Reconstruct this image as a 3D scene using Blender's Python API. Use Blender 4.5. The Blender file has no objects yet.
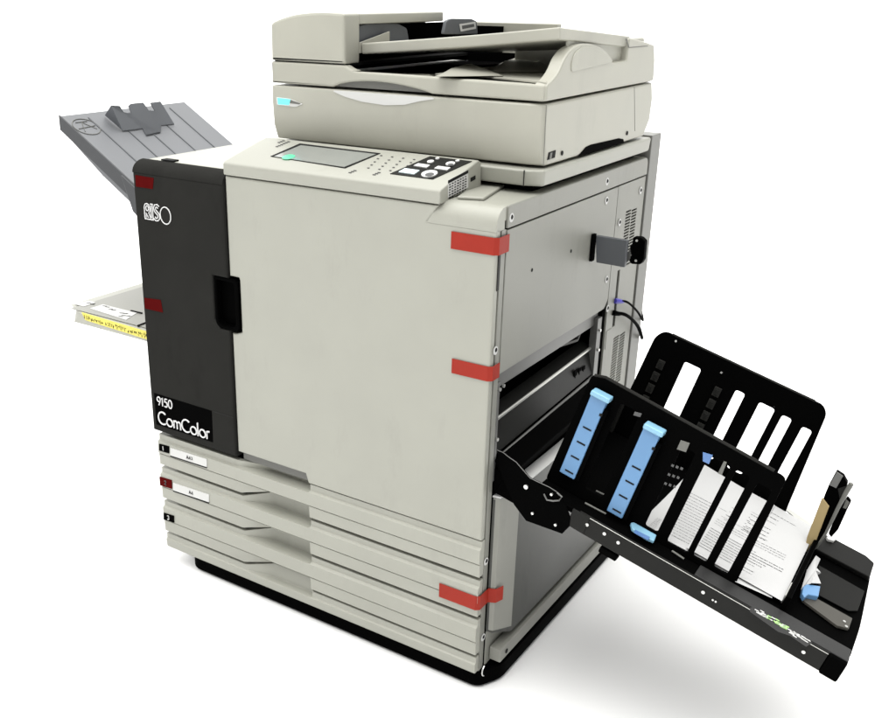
import bpy, bmesh, math, random
from mathutils import Vector, Matrix
random.seed(7)
WA_, WB_, WC_, WL_ = .10, 7.5, 2.3, .30      # light added in the world: even part, overhead, back glow, left
COL = bpy.context.scene.collection
# ---------------------------------------------------------------- camera (solved from the photo's vanishing points)
FOC, PX, PY = 993.839, 378.153, 375.317          # in pixels of the 896 x 718 photo
CP = Vector((0.8694, -1.6880, 1.4180))
CR = Vector((0.8263533, 0.5631048, 0.0073019)); CU = Vector((-0.2087784, 0.2942874, 0.9326342)); CF = Vector((-0.5230219, 0.7722098, -0.3607495))
def ray(px, py): return CF + CR * ((px - PX) / FOC) - CU * ((py - PY) / FOC)
def hit(px, py, n, c):
    d = ray(px, py); n = Vector(n); return CP + d * ((c - n.dot(CP)) / n.dot(d))
def F(px, py, y=0.0): return hit(px, py, (0, 1, 0), y)     # measured point on a front plane
def S(px, py, x=0.0): return hit(px, py, (1, 0, 0), x)     # ... on the right side plane
def T(px, py, z): return hit(px, py, (0, 0, 1), z)         # ... on a level plane
FLOOR = -0.1
# ---------------------------------------------------------------- materials
def mat(name, rgb, rough=0.45, mottle=0.04, bump=0.02, scale=60, metal=0.0, spec=0.5, emit=None, coat=0.0, wear=0.0):
    m = bpy.data.materials.new(name); m.use_nodes = True; nt = m.node_tree; b = nt.nodes['Principled BSDF']
    b.inputs['Roughness'].default_value = rough; b.inputs['Metallic'].default_value = metal
    b.inputs['Specular IOR Level'].default_value = spec; b.inputs['Coat Weight'].default_value = coat
    tc = nt.nodes.new('ShaderNodeTexCoord')
    n = nt.nodes.new('ShaderNodeTexNoise'); n.inputs['Scale'].default_value = 7; n.inputs['Detail'].default_value = 6
    nt.links.new(tc.outputs['Object'], n.inputs['Vector'])
    r = nt.nodes.new('ShaderNodeValToRGB'); e = r.color_ramp.elements
    e[0].position = .3; e[1].position = .7
    e[0].color = [max(0, c * (1 - mottle)) for c in rgb] + [1]; e[1].color = [min(1, c * (1 + mottle)) for c in rgb] + [1]
    nt.links.new(n.outputs['Fac'], r.inputs['Fac']); nt.links.new(r.outputs['Color'], b.inputs['Base Color'])
    n2 = nt.nodes.new('ShaderNodeTexNoise'); n2.inputs['Scale'].default_value = scale * 12; n2.inputs['Detail'].default_value = 3
    nt.links.new(tc.outputs['Object'], n2.inputs['Vector'])
    bp = nt.nodes.new('ShaderNodeBump'); bp.inputs['Strength'].default_value = bump * 5; bp.inputs['Distance'].default_value = .0006
    nt.links.new(n2.outputs['Fac'], bp.inputs['Height']); nt.links.new(bp.outputs['Normal'], b.inputs['Normal'])
    mr = nt.nodes.new('ShaderNodeMapRange'); mr.inputs['To Min'].default_value = rough * .85; mr.inputs['To Max'].default_value = min(1, rough * 1.2)
    nt.links.new(n.outputs['Fac'], mr.inputs['Value']); nt.links.new(mr.outputs['Result'], b.inputs['Roughness'])
    if spec < .07: b.inputs['IOR'].default_value = 1.12
    if wear:      # faint smudges and scuffs with a shape of their own
        mp = nt.nodes.new('ShaderNodeMapping'); mp.inputs['Scale'].default_value = (1.0, 1.0, .35); nt.links.new(tc.outputs['Object'], mp.inputs['Vector'])
        n3 = nt.nodes.new('ShaderNodeTexNoise'); n3.inputs['Scale'].default_value = 11; n3.inputs['Detail'].default_value = 14; n3.inputs['Roughness'].default_value = .72; nt.links.new(mp.outputs['Vector'], n3.inputs['Vector'])
        m3 = nt.nodes.new('ShaderNodeMapRange'); m3.inputs['From Min'].default_value = .56; m3.inputs['From Max'].default_value = .70; m3.inputs['To Min'].default_value = 1; m3.inputs['To Max'].default_value = 1 - wear; nt.links.new(n3.outputs['Fac'], m3.inputs['Value'])
        vm = nt.nodes.new('ShaderNodeVectorMath'); vm.operation = 'SCALE'; nt.links.new(r.outputs['Color'], vm.inputs[0]); nt.links.new(m3.outputs['Result'], vm.inputs['Scale']); nt.links.new(vm.outputs[0], b.inputs['Base Color'])
    if emit: b.inputs['Emission Color'].default_value = (*emit[0], 1); b.inputs['Emission Strength'].default_value = emit[1]
    return m
M = dict(
    cream=mat('cream plastic', (.296, .296, .258), .42, .03, wear=.07),
    scan=mat('warm cream plastic', (.335, .330, .283), .4, .05, wear=.06),
    side=mat('cream steel with side shade', (.205, .205, .182), .45, .05, wear=.10),  # right side's shade worked into this darker cream
    cover=mat('steel cover with shade', (.042, .043, .038), .4, .1, spec=.3, wear=.35),  # shade below the stacking tray put into the colour
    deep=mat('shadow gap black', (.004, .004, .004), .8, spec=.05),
    charcoal=mat('charcoal plastic', (.0200, .0198, .0185), .6, .06, spec=.06, wear=.15),
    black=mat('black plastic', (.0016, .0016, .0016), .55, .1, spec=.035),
    blackg=mat('gloss black', (.0012, .0012, .0012), .4, .1, spec=.04),
    dgrey=mat('dark grey steel', (.010, .010, .0092), .42, .12, spec=.12),
    mgrey=mat('slate grey plastic', (.075, .08, .088), .55, .06),
    shadegrey=mat('slate plastic with shade', (.052, .054, .058), .55, .06, spec=.3),  # tray grey with the shade of its front faces in the colour
    post=mat('grey post steel', (.15, .15, .138), .45, .08, wear=.1),
    ledge=mat('ledge grey', (.024, .024, .024), .45, .1, spec=.2), strip=mat('brown grey strip', (.05, .047, .04), .5, .15, spec=.3), pan=mat('dark pan', (.008, .008, .0075), .55, .1, spec=.08),
    stopgrey=mat('stop grey plastic', (.125, .132, .145), .55, .05),
    tgrey=mat('tray grey plastic', (.135, .140, .150), .5, .05),
    grip=mat('grey plastic and recess shade', (.115, .115, .105), .55, .06),
    metal=mat('brushed metal', (.55, .55, .52), .33, .08, metal=.8),
    screw=mat('screw steel', (.6, .6, .58), .3, .05, metal=.9),
    galv=mat('galvanised steel', (.12, .12, .115), .4, .1, metal=.3),
    white=mat('white label', (.52, .52, .51), .6, .02),
    paper=mat('paper', (.44, .44, .44), .75, .015),
    ink=mat('ink', (.012, .012, .012), .7, spec=.1), inkl=mat('pale ink', (.10, .10, .10), .7, spec=.1),
    red=mat('red tape', (.26, .020, .011), .45, .10, spec=.15, bump=.25, scale=4), dred=mat('dark red tape', (.07, .004, .004), .6, .15, spec=.05),
    blue=mat('sky blue plastic', (.10, .225, .41), .4, .05), bluel=mat('light blue cap', (.21, .41, .55), .4, .04),
    dblue=mat('dark blue plastic', (.08, .17, .38), .45, .05),
    yellow=mat('yellow label', (.62, .55, .10), .6, .03), tan=mat('tan foam', (.33, .25, .12), .8, .1),
    green=mat('green print', (.30, .52, .18), .7, .2), lcd=mat('lcd glass', (.20, .21, .195), .22, .05, coat=.3),
    text=mat('white print', (.62, .62, .62), .6, .01),
    led=mat('cyan lamp', (.1, .7, .75), .4, .02, emit=((.10, .80, .78), 1.0)),
    glow=mat('glowing green reflection', (.02, .16, .08), .4, .02, emit=((.13, .78, .42), .9)),
    keyblue=mat('pale key', (.62, .72, .74), .4), purple=mat('blue plug', (.06, .05, .35), .4),
    floor=mat('white floor', (.80, .80, .80), .9, .0, bump=.0),
)
# ---------------------------------------------------------------- geometry helpers
class G:
    def __init__(s): s.v = []; s.f = []; s.m = []
    def add(s, vs, fs, mi=0):
        o = len(s.v); s.v += [Vector(v) for v in vs]; s.f += [[i + o for i in f] for f in fs]; s.m += [mi] * len(fs); return s
    def box(s, x0, x1, y0, y1, z0, z1, mi=0, fr=None):
        vs = [Vector((x, y, z)) for z in (z0, z1) for y in (y0, y1) for x in (x0, x1)]
        if fr: vs = [fr(*v) for v in vs]
        return s.add(vs, [(0, 2, 3, 1), (4, 5, 7, 6), (0, 1, 5, 4), (2, 6, 7, 3), (0, 4, 6, 2), (1, 3, 7, 5)], mi)
    def hull(s, bottom, top, mi=0):            # two rings with the same count
        n = len(bottom)
        return s.add(list(bottom) + list(top), [tuple(range(n))[::-1], tuple(range(n, 2 * n))] + [(i, (i + 1) % n, n + (i + 1) % n, n + i) for i in range(n)], mi)
    def slab(s, pts, off, mi=0):               # polygon with real thickness along vector off
        off = Vector(off); return s.hull([Vector(p) for p in pts], [Vector(p) + off for p in pts], mi)
    def rings(s, rings, mi=0, closed=True):
        n = len(rings[0]); fs = []
        for k in range(len(rings) - 1):
            for i in range(n if closed else n - 1):
                j = (i + 1) % n; fs.append((k * n + i, k * n + j, (k + 1) * n + j, (k + 1) * n + i))
        fs += [tuple(range(n))[::-1], tuple(range((len(rings) - 1) * n, len(rings) * n))]
        return s.add([p for r in rings for p in r], fs, mi)
    def tube(s, pts, r, n=8, mi=0, flat=None):
        pts = [Vector(p) for p in pts]; R = []
        for i, p in enumerate(pts):
            t = (pts[min(i + 1, len(pts) - 1)] - pts[max(i - 1, 0)]).normalized()
            a = t.cross(flat if flat else Vector((0.13, .21, 1))).normalized(); b = a.cross(t).normalized()
            rr = r[i] if isinstance(r, (list, tuple)) else r
            R.append([p + (a * math.cos(6.2832 * k / n) + b * math.sin(6.2832 * k / n)) * rr for k in range(n)])
        return s.rings(R, mi)
    def disc(s, c, ax, r, h, n=16, mi=0, r2=None):   # short cylinder along ax
        c = Vector(c); ax = Vector(ax).normalized(); a = ax.cross(Vector((.3, .5, .81))).normalized(); b = ax.cross(a)
        q = lambda rr, o: [c + ax * o + (a * math.cos(6.2832 * k / n) + b * math.sin(6.2832 * k / n)) * rr for k in range(n)]
        return s.rings([q(r, 0), q(r2 or r, h)], mi)
def finish(me, mats, smooth=35):
    for m in mats: me.materials.append(m)
    bm = bmesh.new(); bm.from_mesh(me); bmesh.ops.recalc_face_normals(bm, faces=bm.faces); bm.to_mesh(me); bm.free()
    me.polygons.foreach_set('use_smooth', [True] * len(me.polygons)); me.set_sharp_from_angle(angle=math.radians(smooth)); me.update()
def root_of(o):
    while o.parent: o = o.parent
    return o
def part(name, g, mt, parent, bevel=0, seg=2, label=None):
    mts = mt if isinstance(mt, (list, tuple)) else [mt]
    if isinstance(g, G):
        me = bpy.data.meshes.new(name); me.from_pydata([tuple(v) for v in g.v], [], g.f); me.polygons.foreach_set('material_index', g.m)
    else: me = g
    off = root_of(parent).location if parent else None
    if parent is None:
        vs = [v.co.copy() for v in me.vertices]
        off = Vector(((min(v.x for v in vs) + max(v.x for v in vs)) / 2, (min(v.y for v in vs) + max(v.y for v in vs)) / 2, min(v.z for v in vs)))
    me.transform(Matrix.Translation(-off)); finish(me, [M[m] for m in mts], 35 if isinstance(g, G) else 16)
    o = bpy.data.objects.new(name, me); COL.objects.link(o)
    if parent: o.parent = parent
    else: o.location = off
    if bevel:
        b = o.modifiers.new('Bevel', 'BEVEL'); b.width = bevel; b.segments = seg; b.limit_method = 'ANGLE'; b.angle_limit = math.radians(40); b.harden_normals = True
    if label: o['label'] = label
    return o
def tag(o, label, cat, group=None):
    o['label'] = label; o['category'] = cat
    if group: o['group'] = group
    return o
def fillet(pts, rad, n=5):
    out = []; N = len(pts)
    for i, p in enumerate(pts):
        r = rad[i] if isinstance(rad, (list, tuple)) else rad
        p = Vector(p); a = Vector(pts[i - 1]) - p; b = Vector(pts[(i + 1) % N]) - p
        if r <= 0: out.append(tuple(p)); continue
        r = min(r, a.length * .49, b.length * .49); p0 = p + a.normalized() * r; p1 = p + b.normalized() * r
        for k in range(n + 1):
            t = k / n; out.append(tuple(p0 * (1 - t) ** 2 + p * 2 * t * (1 - t) + p1 * t * t))
    return out
def plate(outline, holes, depth, fn, bevel=0.0):   # 2-D outline with real holes and thickness -> mesh; fn(a, b, t) maps to the world
    cu = bpy.data.curves.new('outline', 'CURVE'); cu.dimensions = '2D'; cu.fill_mode = 'BOTH'
    cu.extrude = depth / 2 - bevel; cu.bevel_depth = bevel; cu.offset = -bevel; cu.bevel_resolution = 1
    for poly in [outline] + holes:
        sp = cu.splines.new('POLY'); sp.points.add(len(poly) - 1)
        for q, pt in zip(poly, sp.points): pt.co = (q[0], q[1], 0, 1)
        sp.use_cyclic_u = True
    ob = bpy.data.objects.new('tmp', cu); COL.objects.link(ob)
    dg = bpy.context.evaluated_depsgraph_get(); me = bpy.data.meshes.new_from_object(ob.evaluated_get(dg))
    bpy.data.objects.remove(ob); bpy.data.curves.remove(cu)
    for v in me.vertices: v.co = fn(v.co.x, v.co.y, v.co.z + depth / 2)
    me.materials.clear()
    bm = bmesh.new(); bm.from_mesh(me); bmesh.ops.remove_doubles(bm, verts=bm.verts, dist=1e-5); bm.to_mesh(me); bm.free()
    return me
XZ = lambda y0: (lambda a, b, t: Vector((a, y0 + t, b)))           # front plates, t grows backwards
YZ = lambda x1: (lambda a, b, t: Vector((x1 - t, a, b)))           # right side plates, t grows inwards
def rect(a0, a1, b0, b1): return [(a0, b0), (a1, b0), (a1, b1), (a0, b1)]
# ---------------------------------------------------------------- stroke lettering
def arc(cx, cy, rx, ry, a0, a1, n=14): return [(cx + rx * math.cos(math.radians(a0 + (a1 - a0) * k / n)), cy + ry * math.sin(math.radians(a0 + (a1 - a0) * k / n))) for k in range(n + 1)]
GL = {
 'C': ([arc(.46, .5, .46, .5, 48, 312)], .88), 'o': ([arc(.3, .31, .3, .31, 0, 360)], .74),
 'm': ([[(0, 0), (0, .62)], [(0, .36)] + arc(.17, .42, .17, .19, 180, 0, 8) + [(.34, 0)], [(.34, .36)] + arc(.51, .42, .17, .19, 180, 0, 8) + [(.68, 0)]], .84),
 'l': ([[(0, 0), (0, 1.05)]], .16), 'r': ([[(0, 0), (0, .62)], [(0, .36)] + arc(.17, .42, .17, .2, 180, 60, 6)], .3),
 '9': ([arc(.27, .7, .25, .28, 0, 360), [(.51, .6), (.25, 0)]], .68), '1': ([[(0, .84), (.16, 1), (.16, 0)]], .42),
 '5': ([[(.48, .98), (.16, .98), (.1, .56)] + arc(.22, .32, .27, .31, 110, -130, 10)], .66), '0': ([arc(.28, .5, .27, .5, 0, 360)], .66),
 'A': ([[(0, 0), (.35, 1), (.7, 0)], [(.14, .36), (.56, .36)]], .85), '4': ([[(.45, 0), (.45, 1), (0, .3), (.6, .3)]], .75),
 '2': ([arc(.27, .7, .25, .28, 160, -30, 8) + [(0, 0), (.55, 0)]], .7), '3': ([arc(.25, .74, .22, .25, 150, -90, 8), arc(.25, .26, .27, .27, 90, -150, 8)], .65),
}
def word(g, txt, o, ex, ez, h, r, nrm, mi=0):     # o lower left, ex/ez unit directions, h cap height
    x = 0
    for ch in txt:
        if ch not in GL: x += .5; continue
        for st in GL[ch][0]: g.tube([o + ex * ((x + a) * h) + ez * (b * h) for a, b in st], r, 6, mi, flat=nrm)
        x += GL[ch][1]
    return x * h
def scribble(g, o, ex, ey, w, h, t, n, mi=0, lift=Vector((0, 0, 0)), rnd=random):   # small illegible printing: n short marks along a line
    x = 0
    while x < w:
        l = rnd.uniform(.4, 1.2) * h
        if rnd.random() < .85:
            a = o + ex * x + ey * rnd.uniform(0, .2) * h + lift; l2 = min(l, w - x)
            g.slab([a, a + ex * l2, a + ex * l2 + ey * t, a + ey * t], lift * .2 if lift.length else (0, 0, .0003), mi)
        x += l + h * .3
# ---------------------------------------------------------------- the setting
fl = G(); fl.box(-70, 70, -70, 70, FLOOR - .02, FLOOR)
o = part('floor', fl, 'floor', None); o['kind'] = 'structure'; o['label'] = 'plain white studio floor'
# ================================================================= PRINTER
PR = bpy.data.objects.new('office_printer', None); COL.objects.link(PR); PR.location = (-.5, .42, FLOOR); PR.empty_display_size = .2
tag(PR, 'large cream and charcoal office printer with red tapes and an open black side tray', 'printer')
ZD = [.303, .206, .103, -.0005, -.050]; DT = 1.022; BT = 1.030; BY = .81
# cabinet core (coloured near black to deepen the shade in the gaps)
g = G()
g.box(-.985, -.16, .03, BY - .01, .31, 1.0); g.box(-.985, -.16, .05, BY - .01, -.05, .31)
g.box(-.16, -.006, .03, BY - .01, .692, 1.0); g.box(-.16, -.006, .602, BY - .01, -.05, .692)
g.box(-.16, -.006, .05, .602, -.05, .400)
part('cabinet', g, 'deep', PR)
# base
g = G(); fp = fillet([(-.90, .015), (.0, .015), (.032, .075), (.032, .83), (-.93, .83), (-.93, .05)], [.02, .02, .02, .02, .02, .02])
g.hull([Vector((a, b, FLOOR + .006)) for a, b in fp], [Vector((a, b, -.0515)) for a, b in fp]); part('base', g, 'blackg', PR, .004)
for cx, cy in ((-.03, .07), (-.86, .07), (-.02, .78), (-.86, .78)):
    g = G(); g.disc((cx - .012, cy, FLOOR + .026), (1, 0, 0), .026, .024, 24); c = part('caster', g, 'blackg', PR, .003)
    g = G(); g.disc((cx + .0125, cy, FLOOR + .026), (1, 0, 0), .020, .002, 24); part('wheel_rim', g, 'galv', c)
c = S(485, 670, .02); g = G(); g.tube([c + Vector((0, .014 * math.cos(t), .014 * math.sin(t))) for t in [1.9 + k * .2 for k in range(13)]], .0015, 6); part('leveller_ring', g, 'screw', PR)
# top deck
g = G(); g.box(-.985, -.002, .034, BY - .003, 1.0005, BT); part('top_deck', g, 'cream', PR, .004)
dk = [T(457, 199.5, BT), T(478, 184.5, BT), T(497, 183, BT), T(507, 186, BT), T(484, 201, BT)]
g = G(); g.slab(dk, (0, 0, .007)); part('deck_ridge', g, 'cream', PR, .003)
# left cap of the top deck above the charcoal door
# charcoal front door (with finger notch)
NX0, NX1, NZ0, NZ1 = -.752, -.676, .650, .780
g = fillet([(-1.0, .312), (-.7045, .312), (-.7045, NZ0), (NX0 + .018, NZ0), (NX0, NZ0 + .02), (NX0, NZ1), (-.7045, NZ1), (-.7045, 1.0035), (-1.0, 1.0035)], [0, 0, 0, 0, 0, 0, 0, 0, 0])
CD = part('charcoal_door', plate(g, [], .036, XZ(-.006), .006), 'charcoal', PR)
g = G(); n = 8; prof = [(-.006 + .0385 * (1 - math.cos(a)), 1.0015 + .0285 * math.sin(a)) for a in [math.pi / 2 * k / n for k in range(n + 1)]] + [(.0325, 1.0012), (-.006, 1.0012)]
g.rings([[Vector((x, y, z)) for y, z in prof] for x in (-.9998, -.7047)]); part('charcoal_door_top', g, 'charcoal', CD, .004)
# nameplate and writing
g = G(); npz = -.0072
g.slab([F(153.8, 393, npz), F(211.5, 411, npz), F(212.8, 442.5, npz), F(156.2, 424.5, npz)], (0, .004, 0)); NP = part('nameplate', g, 'blackg', CD, .0008)
nrm = Vector((0, 1, 0))
def onfront(p0, p1, y): a, b = F(*p0, y), F(*p1, y); return a, (b - a).normalized(), (b - a).length
g = G(); a, ex, w = onfront((157.5, 404.5), (176.3, 410.5), -.0085)
word(g, '9150', a, Vector((1, 0, 0)), Vector((0, 0, 1)), .0235, .0017, nrm)
a, ex, w = onfront((159, 423), (209.5, 440.5), -.0085)
word(g, 'ComColor', a, Vector((1, 0, 0)), Vector((0, 0, 1)), w / 5.2, .0021, nrm); part('lettering', g, 'text', NP)
g = G(); a = F(145.2, 218.5, -.0075); H = .0385
lg = [[(0, 0), (0, .78), (.1, .96), (.27, 1), (.43, .92), (.5, .72), (.47, .52), (.38, .42), (.55, .08)], arc(.26, .7, .12, .17, 0, 360, 10), [(.13, .08), (.13, .38), (.32, .1)], [(0, 0), (.78, 0)],
      [(.56, 1), (.8, 1)], [(.60, .92), (.60, .12)], [(.74, 1), (.74, 0)]]
sc = [(1.28, .86), (1.16, .96), (1.0, .93), (.93, .8), (.96, .64), (1.1, .52), (1.24, .4), (1.26, .22), (1.14, .08), (.98, .06), (.86, .18)]
for sgn in (-.085, .085):
    L = []
    for i, q in enumerate(sc):
        t = Vector(sc[min(i + 1, len(sc) - 1)]) - Vector(sc[max(i - 1, 0)]); t = Vector((t.x, t.y)).normalized(); L.append((q[0] - t.y * sgn, q[1] + t.x * sgn))
    lg.append(L)
lg.append(arc(1.86, .42, .46, .54, 0, 360, 24))
for st in lg: g.tube([a + Vector((p * H, 0, q * H)) for p, q in st], .0014, 6, flat=nrm)
part('emblem', g, 'text', CD)
g = G(); a = F(213, 411.5, -.0065); g.box(a.x, -.706, -.0067, -.0062, a.z - .001, a.z + .001); part('seam', g, 'dgrey', CD)
# cream front door
ol = [(-.7005, .327), (-.484, .327), (-.476, .303), (-.001, .303), (-.001, .988), (-.1565, .988), (-.134, DT), (-.7005, DT), (-.7005, NZ1 + .006), (NX1 + .004, NZ1 + .006), (NX1 + .006, NZ1), (NX1 + .006, NZ0), (NX1 - .014, NZ0 - .006), (-.7005, NZ0 - .006)]
DOOR = part('front_door', plate(fillet(ol, [0, 0, 0, 0, 0, 0, 0, 0, 0, 0, 0, 0, 0, 0]), [], .0185, XZ(0), .004), 'cream', PR)
g = G(); n = 10; prof = [(-.0008 + .0348 * (1 - math.cos(a)), .992 + .038 * math.sin(a)) for a in [math.pi / 2 * k / n for k in range(n + 1)]] + [(.034, .985), (-.0008, .985)]
def capring(x0, sl): return [Vector((x0 + sl * (z - .988), y, z)) for y, z in prof]
g.rings([capring(-.157, .62), capring(-.001, 0)]); part('door_top_cap', g, 'cream', PR, .0008)
g = G(); g.box(-.695, -.478, .014, .0285, .302, .332); part('door_grip', g, 'grip', PR)  # grey stands for the shade in the finger recess
# side edge notch of the door
a = S(494.2, 257, 0); b = S(495, 292, 0)
g = G(); g.box(-.004, .0008, .011, .0182, b.z, a.z); part('hinge_slot', g, 'dgrey', PR)
# latch pocket between the two doors
pk = fillet(rect(NX0 + .002, NX1 + .004, NZ0, NZ1), [.022, .022, .014, .006])
ih = fillet(rect(NX0 + .010, NX1 - .008, NZ0 + .009, NZ1 - .008), [.018, .018, .01, .004])
LP = part('door_latch', plate(pk, [ih], .02, XZ(-.0045), .0025), 'blackg', PR)
g = G(); g.box(NX0 + .006, NX1 + .0, .0155, .022, NZ0 + .003, NZ1 - .003); part('pocket', g, 'blackg', LP)
# ---------------------------------------------------------------- paper drawers
XA, XB, XC = -.697, -.615, -.474
def drawer(zt, zb, kind, rise=.0225):
    h = zt - zb
    if kind == 'drawer':
        P = [(.06, .0045, .036, rise), (.20, .0045, .036, -.002), (.24, -.003, -.003, 0), (.60, -.003, -.003, 0), (.607, .0015, .0015, 0), (.625, .0015, .0025, 0), (.632, -.001, .0, 0), (.955, 0, .014, .022)]
    else: P = [(.09, .004, .026, .0215), (.40, .004, .020, 0), (.46, 0, 0, 0), (.96, .002, .002, 0)]
    st = [(-.990, 0), (XA, 0), (XB, 1), (XC - .004, 1), (XC, 0), (0, 0)]
    if kind == 'drawer' and not rise: P[0] = (.034, .0045, .028, 0)
    R = []
    for x, k in st:
        ring = [Vector((x, .046 if k else .0185, zt - P[0][0] * h + P[0][3] * k))]
        for fr, y, yr, up in P: ring.append(Vector((x, y + (yr - y) * k, zt - fr * h + up * k)))
        ring.append(Vector((x, .046 if k else .0185, zt - P[-1][0] * h + P[-1][3] * k))); R.append(ring)
        if x == 0: ring[0].y = ring[-1].y = .0185
    g = G(); g.rings(R); return g
DR = []
for i in range(3): DR.append(part('paper_drawer', drawer(ZD[i], ZD[i + 1], 'drawer', .0225 if i else 0), 'cream', PR, .0012))
part('base_panel', drawer(ZD[3], ZD[4], 'panel'), 'cream', PR, .003)
def quadF(pts, y, th=.0015): return [F(*p, y) for p in pts]
lab = [([(159, 444), (168.8, 446.6), (168.8, 453.6), (159, 450.6)], 'blackg', '1'), ([(159.3, 476.8), (171.5, 480.5), (171.8, 489), (160, 485.4)], 'dred', '2'), ([(163.4, 513), (173.7, 516.2), (173.9, 522.8), (163.6, 519.6)], 'blackg', '3')]
for i, (q, mt, ch) in enumerate(lab):
    g = G(); g.slab(quadF(q, -.0052), (0, .0025, 0)); nb = part('number_tag', g, mt, DR[i])
    c = sum(quadF(q, -.0062), Vector()) / 4; g = G(); word(g, ch, c - Vector((.005, 0, .006)), Vector((1, 0, 0)), Vector((0, 0, 1)), .012, .0012, nrm); part('numeral', g, 'white' if i != 1 else 'inkl', nb)
for i, (q, ch) in enumerate([([(170.2, 448), (206.6, 459.4), (206.6, 467.2), (170.2, 455.4)], 'A4'), ([(173, 483), (208.8, 494.8), (208.8, 502.4), (173, 490.4)], 'A4')]):
    g = G(); v = quadF(q, -.0050); g.slab(v, (0, .0022, 0)); lb = part('size_label', g, 'white', DR[i])
    g = G(); d = Vector((0, -.0004, 0)); g.slab([v[3] + d, v[2] + d, v[2] + d - Vector((0, 0, .0035)), v[3] + d - Vector((0, 0, .0035))], (0, .0015, 0)); part('label_edge', g, 'ink', lb)
    c = (v[0] + v[1] + v[2] + v[3]) / 4 + Vector((-.006, -.0006, -.005)); g = G(); wd = word(g, ch, c, Vector((1, 0, 0)), Vector((0, 0, 1)), .010, .0008, nrm)
    if i == 0: g.tube([c + Vector((wd + .001, 0, .009)), c + Vector((wd + .005, 0, .009)), c + Vector((wd + .005, 0, .002)), c + Vector((wd + .001, 0, .002))], .0007, 6, flat=nrm)
    part('lettering', g, 'ink', lb)
# ---------------------------------------------------------------- right side panels
def vslots(x0, pts, rows, y0=.3): pass
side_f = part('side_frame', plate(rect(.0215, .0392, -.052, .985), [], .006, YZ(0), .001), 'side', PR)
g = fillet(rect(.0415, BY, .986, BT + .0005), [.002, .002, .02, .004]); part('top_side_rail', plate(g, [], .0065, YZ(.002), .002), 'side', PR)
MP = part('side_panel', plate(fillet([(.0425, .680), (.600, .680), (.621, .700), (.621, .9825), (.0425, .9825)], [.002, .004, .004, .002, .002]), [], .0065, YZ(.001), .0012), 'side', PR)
slots = []
def bank(y0, y1, z0, z1, n):
    for c in range(2):
        a = y0 + (y1 - y0) * (c * .52); b = a + (y1 - y0) * .44
        for k in range(n):
            z = z0 + (z1 - z0) * (k + .5) / n - .003 * c; slots.append(rect(a, b, z - .0022, z + .0022))
bank(.690, .768, .765, .912, 19); bank(.690, .775, .435, .578, 19)
slots.append(rect(.672, .688, .612, .762))
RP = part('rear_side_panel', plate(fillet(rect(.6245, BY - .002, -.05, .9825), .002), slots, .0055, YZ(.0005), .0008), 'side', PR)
g = G(); g.box(-.012, -.0062, .63, .80, .4, .95); part('vent_backing', g, 'black', RP)
part('vent_plate', plate(fillet(rect(.632, .668, .562, .612), .003), [], .002, YZ(.0018), .0006), 'side', RP)
# screws and holes
for q in [(512, 217), (607.5, 181), (607, 200), (620, 222), (506, 243), (641, 190), (607, 279), (608, 308), (496, 350), (486.5, 561), (483.5, 637)]:
    c = S(*q, .0022); g = G(); g.disc(c - Vector((.0008, .001, .001)), (1, 0, 0), .0092, .001, 20); s_ = part('screw_cup', g, 'white', PR)
    g = G(); g.disc(c, (1, 0, 0), .0052, .0016, 14, r2=.003); part('screw', g, 'ink', s_)
for q in [(571, 251), (532, 270)]:
    c = S(*q, .0012); g = G(); g.disc(c, (1, 0, 0), .004, .0006, 12); part('screw_hole', g, 'ink', PR)
# inside of the feed opening: liner, guide plates
g = G(); YO0, YO1, ZO0, ZO1 = .040, .602, .402, .682
g.box(-.155, -.15, YO0, YO1, ZO0, ZO1); g.box(-.15, -.003, YO0 - .001, YO0, ZO0, ZO1); g.box(-.15, -.003, YO1, YO1 + .001, ZO0, ZO1)
FO = part('feed_opening', g, 'black', PR)
g = G(); g.add([], []); g.slab([(-.03, YO0 + .004, .677), (-.03, YO1 - .004, .677), (-.03, YO1 - .004, .640), (-.03, YO0 + .004, .640)], (.018, 0, 0)); part('upper_guide', g, 'galv', FO, .001)
g = G(); g.slab([(-.05, YO0 + .012, .572), (-.05, YO1 - .012, .590), (-.02, YO1 - .012, .580), (-.02, YO0 + .012, .562)], (0, 0, -.004)); g.slab([(-.02, YO0 + .012, .560), (-.02, YO1 - .012, .575), (-.004, YO1 - .012, .515), (-.004, YO0 + .012, .490)], (-.004, 0, -.001)); part('guide_plate', g, 'dgrey', FO, .001)
g = G(); g.tube([(-.016, YO0 + .016, .563), (-.016, YO1 - .02, .580)], .004, 8); part('guide_bar', g, 'metal', FO)
g = G()
for k, yy in enumerate((.47, .495, .52)): g.box(-.0115, -.0095, yy, yy + .016, .536 + .004 * (k % 2), .552 - .003 * k); g.box(-.0115, -.0095, yy + .004, yy + .008, .526, .536 + .004 * (k % 2))
part('guide_print', g, 'black', FO)
g = G(); g.slab([(-.048, .1, .60), (-.048, .1, .625), (-.048, .13, .60)], (.004, 0, 0)); part('finger', g, 'dgrey', FO)
g = G(); g.tube([(-.002, YO0 + .03, .480), (-.002, YO1 - .03, .505)], .004, 8); part('guide_bar', g, 'galv', FO)
g = G(); g.box(-.02, -.001, YO1 - .03, YO1 - .004, .50, .66); part('end_bracket', g, 'galv', FO, .001)
g = G(); g.box(-.02, -.001, YO0 + .003, YO0 + .012, .43, .66); part('end_bracket', g, 'galv', FO, .001)
for y, z in ((YO1 - .018, .628), (YO1 - .016, .575), (YO0 + .006, .645), (YO0 + .022, .648), (YO0 + .006, .53)):
    g = G(); g.disc((0, y, z), (1, 0, 0), .004, .004, 10); part('pin', g, 'screw', FO)
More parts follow.
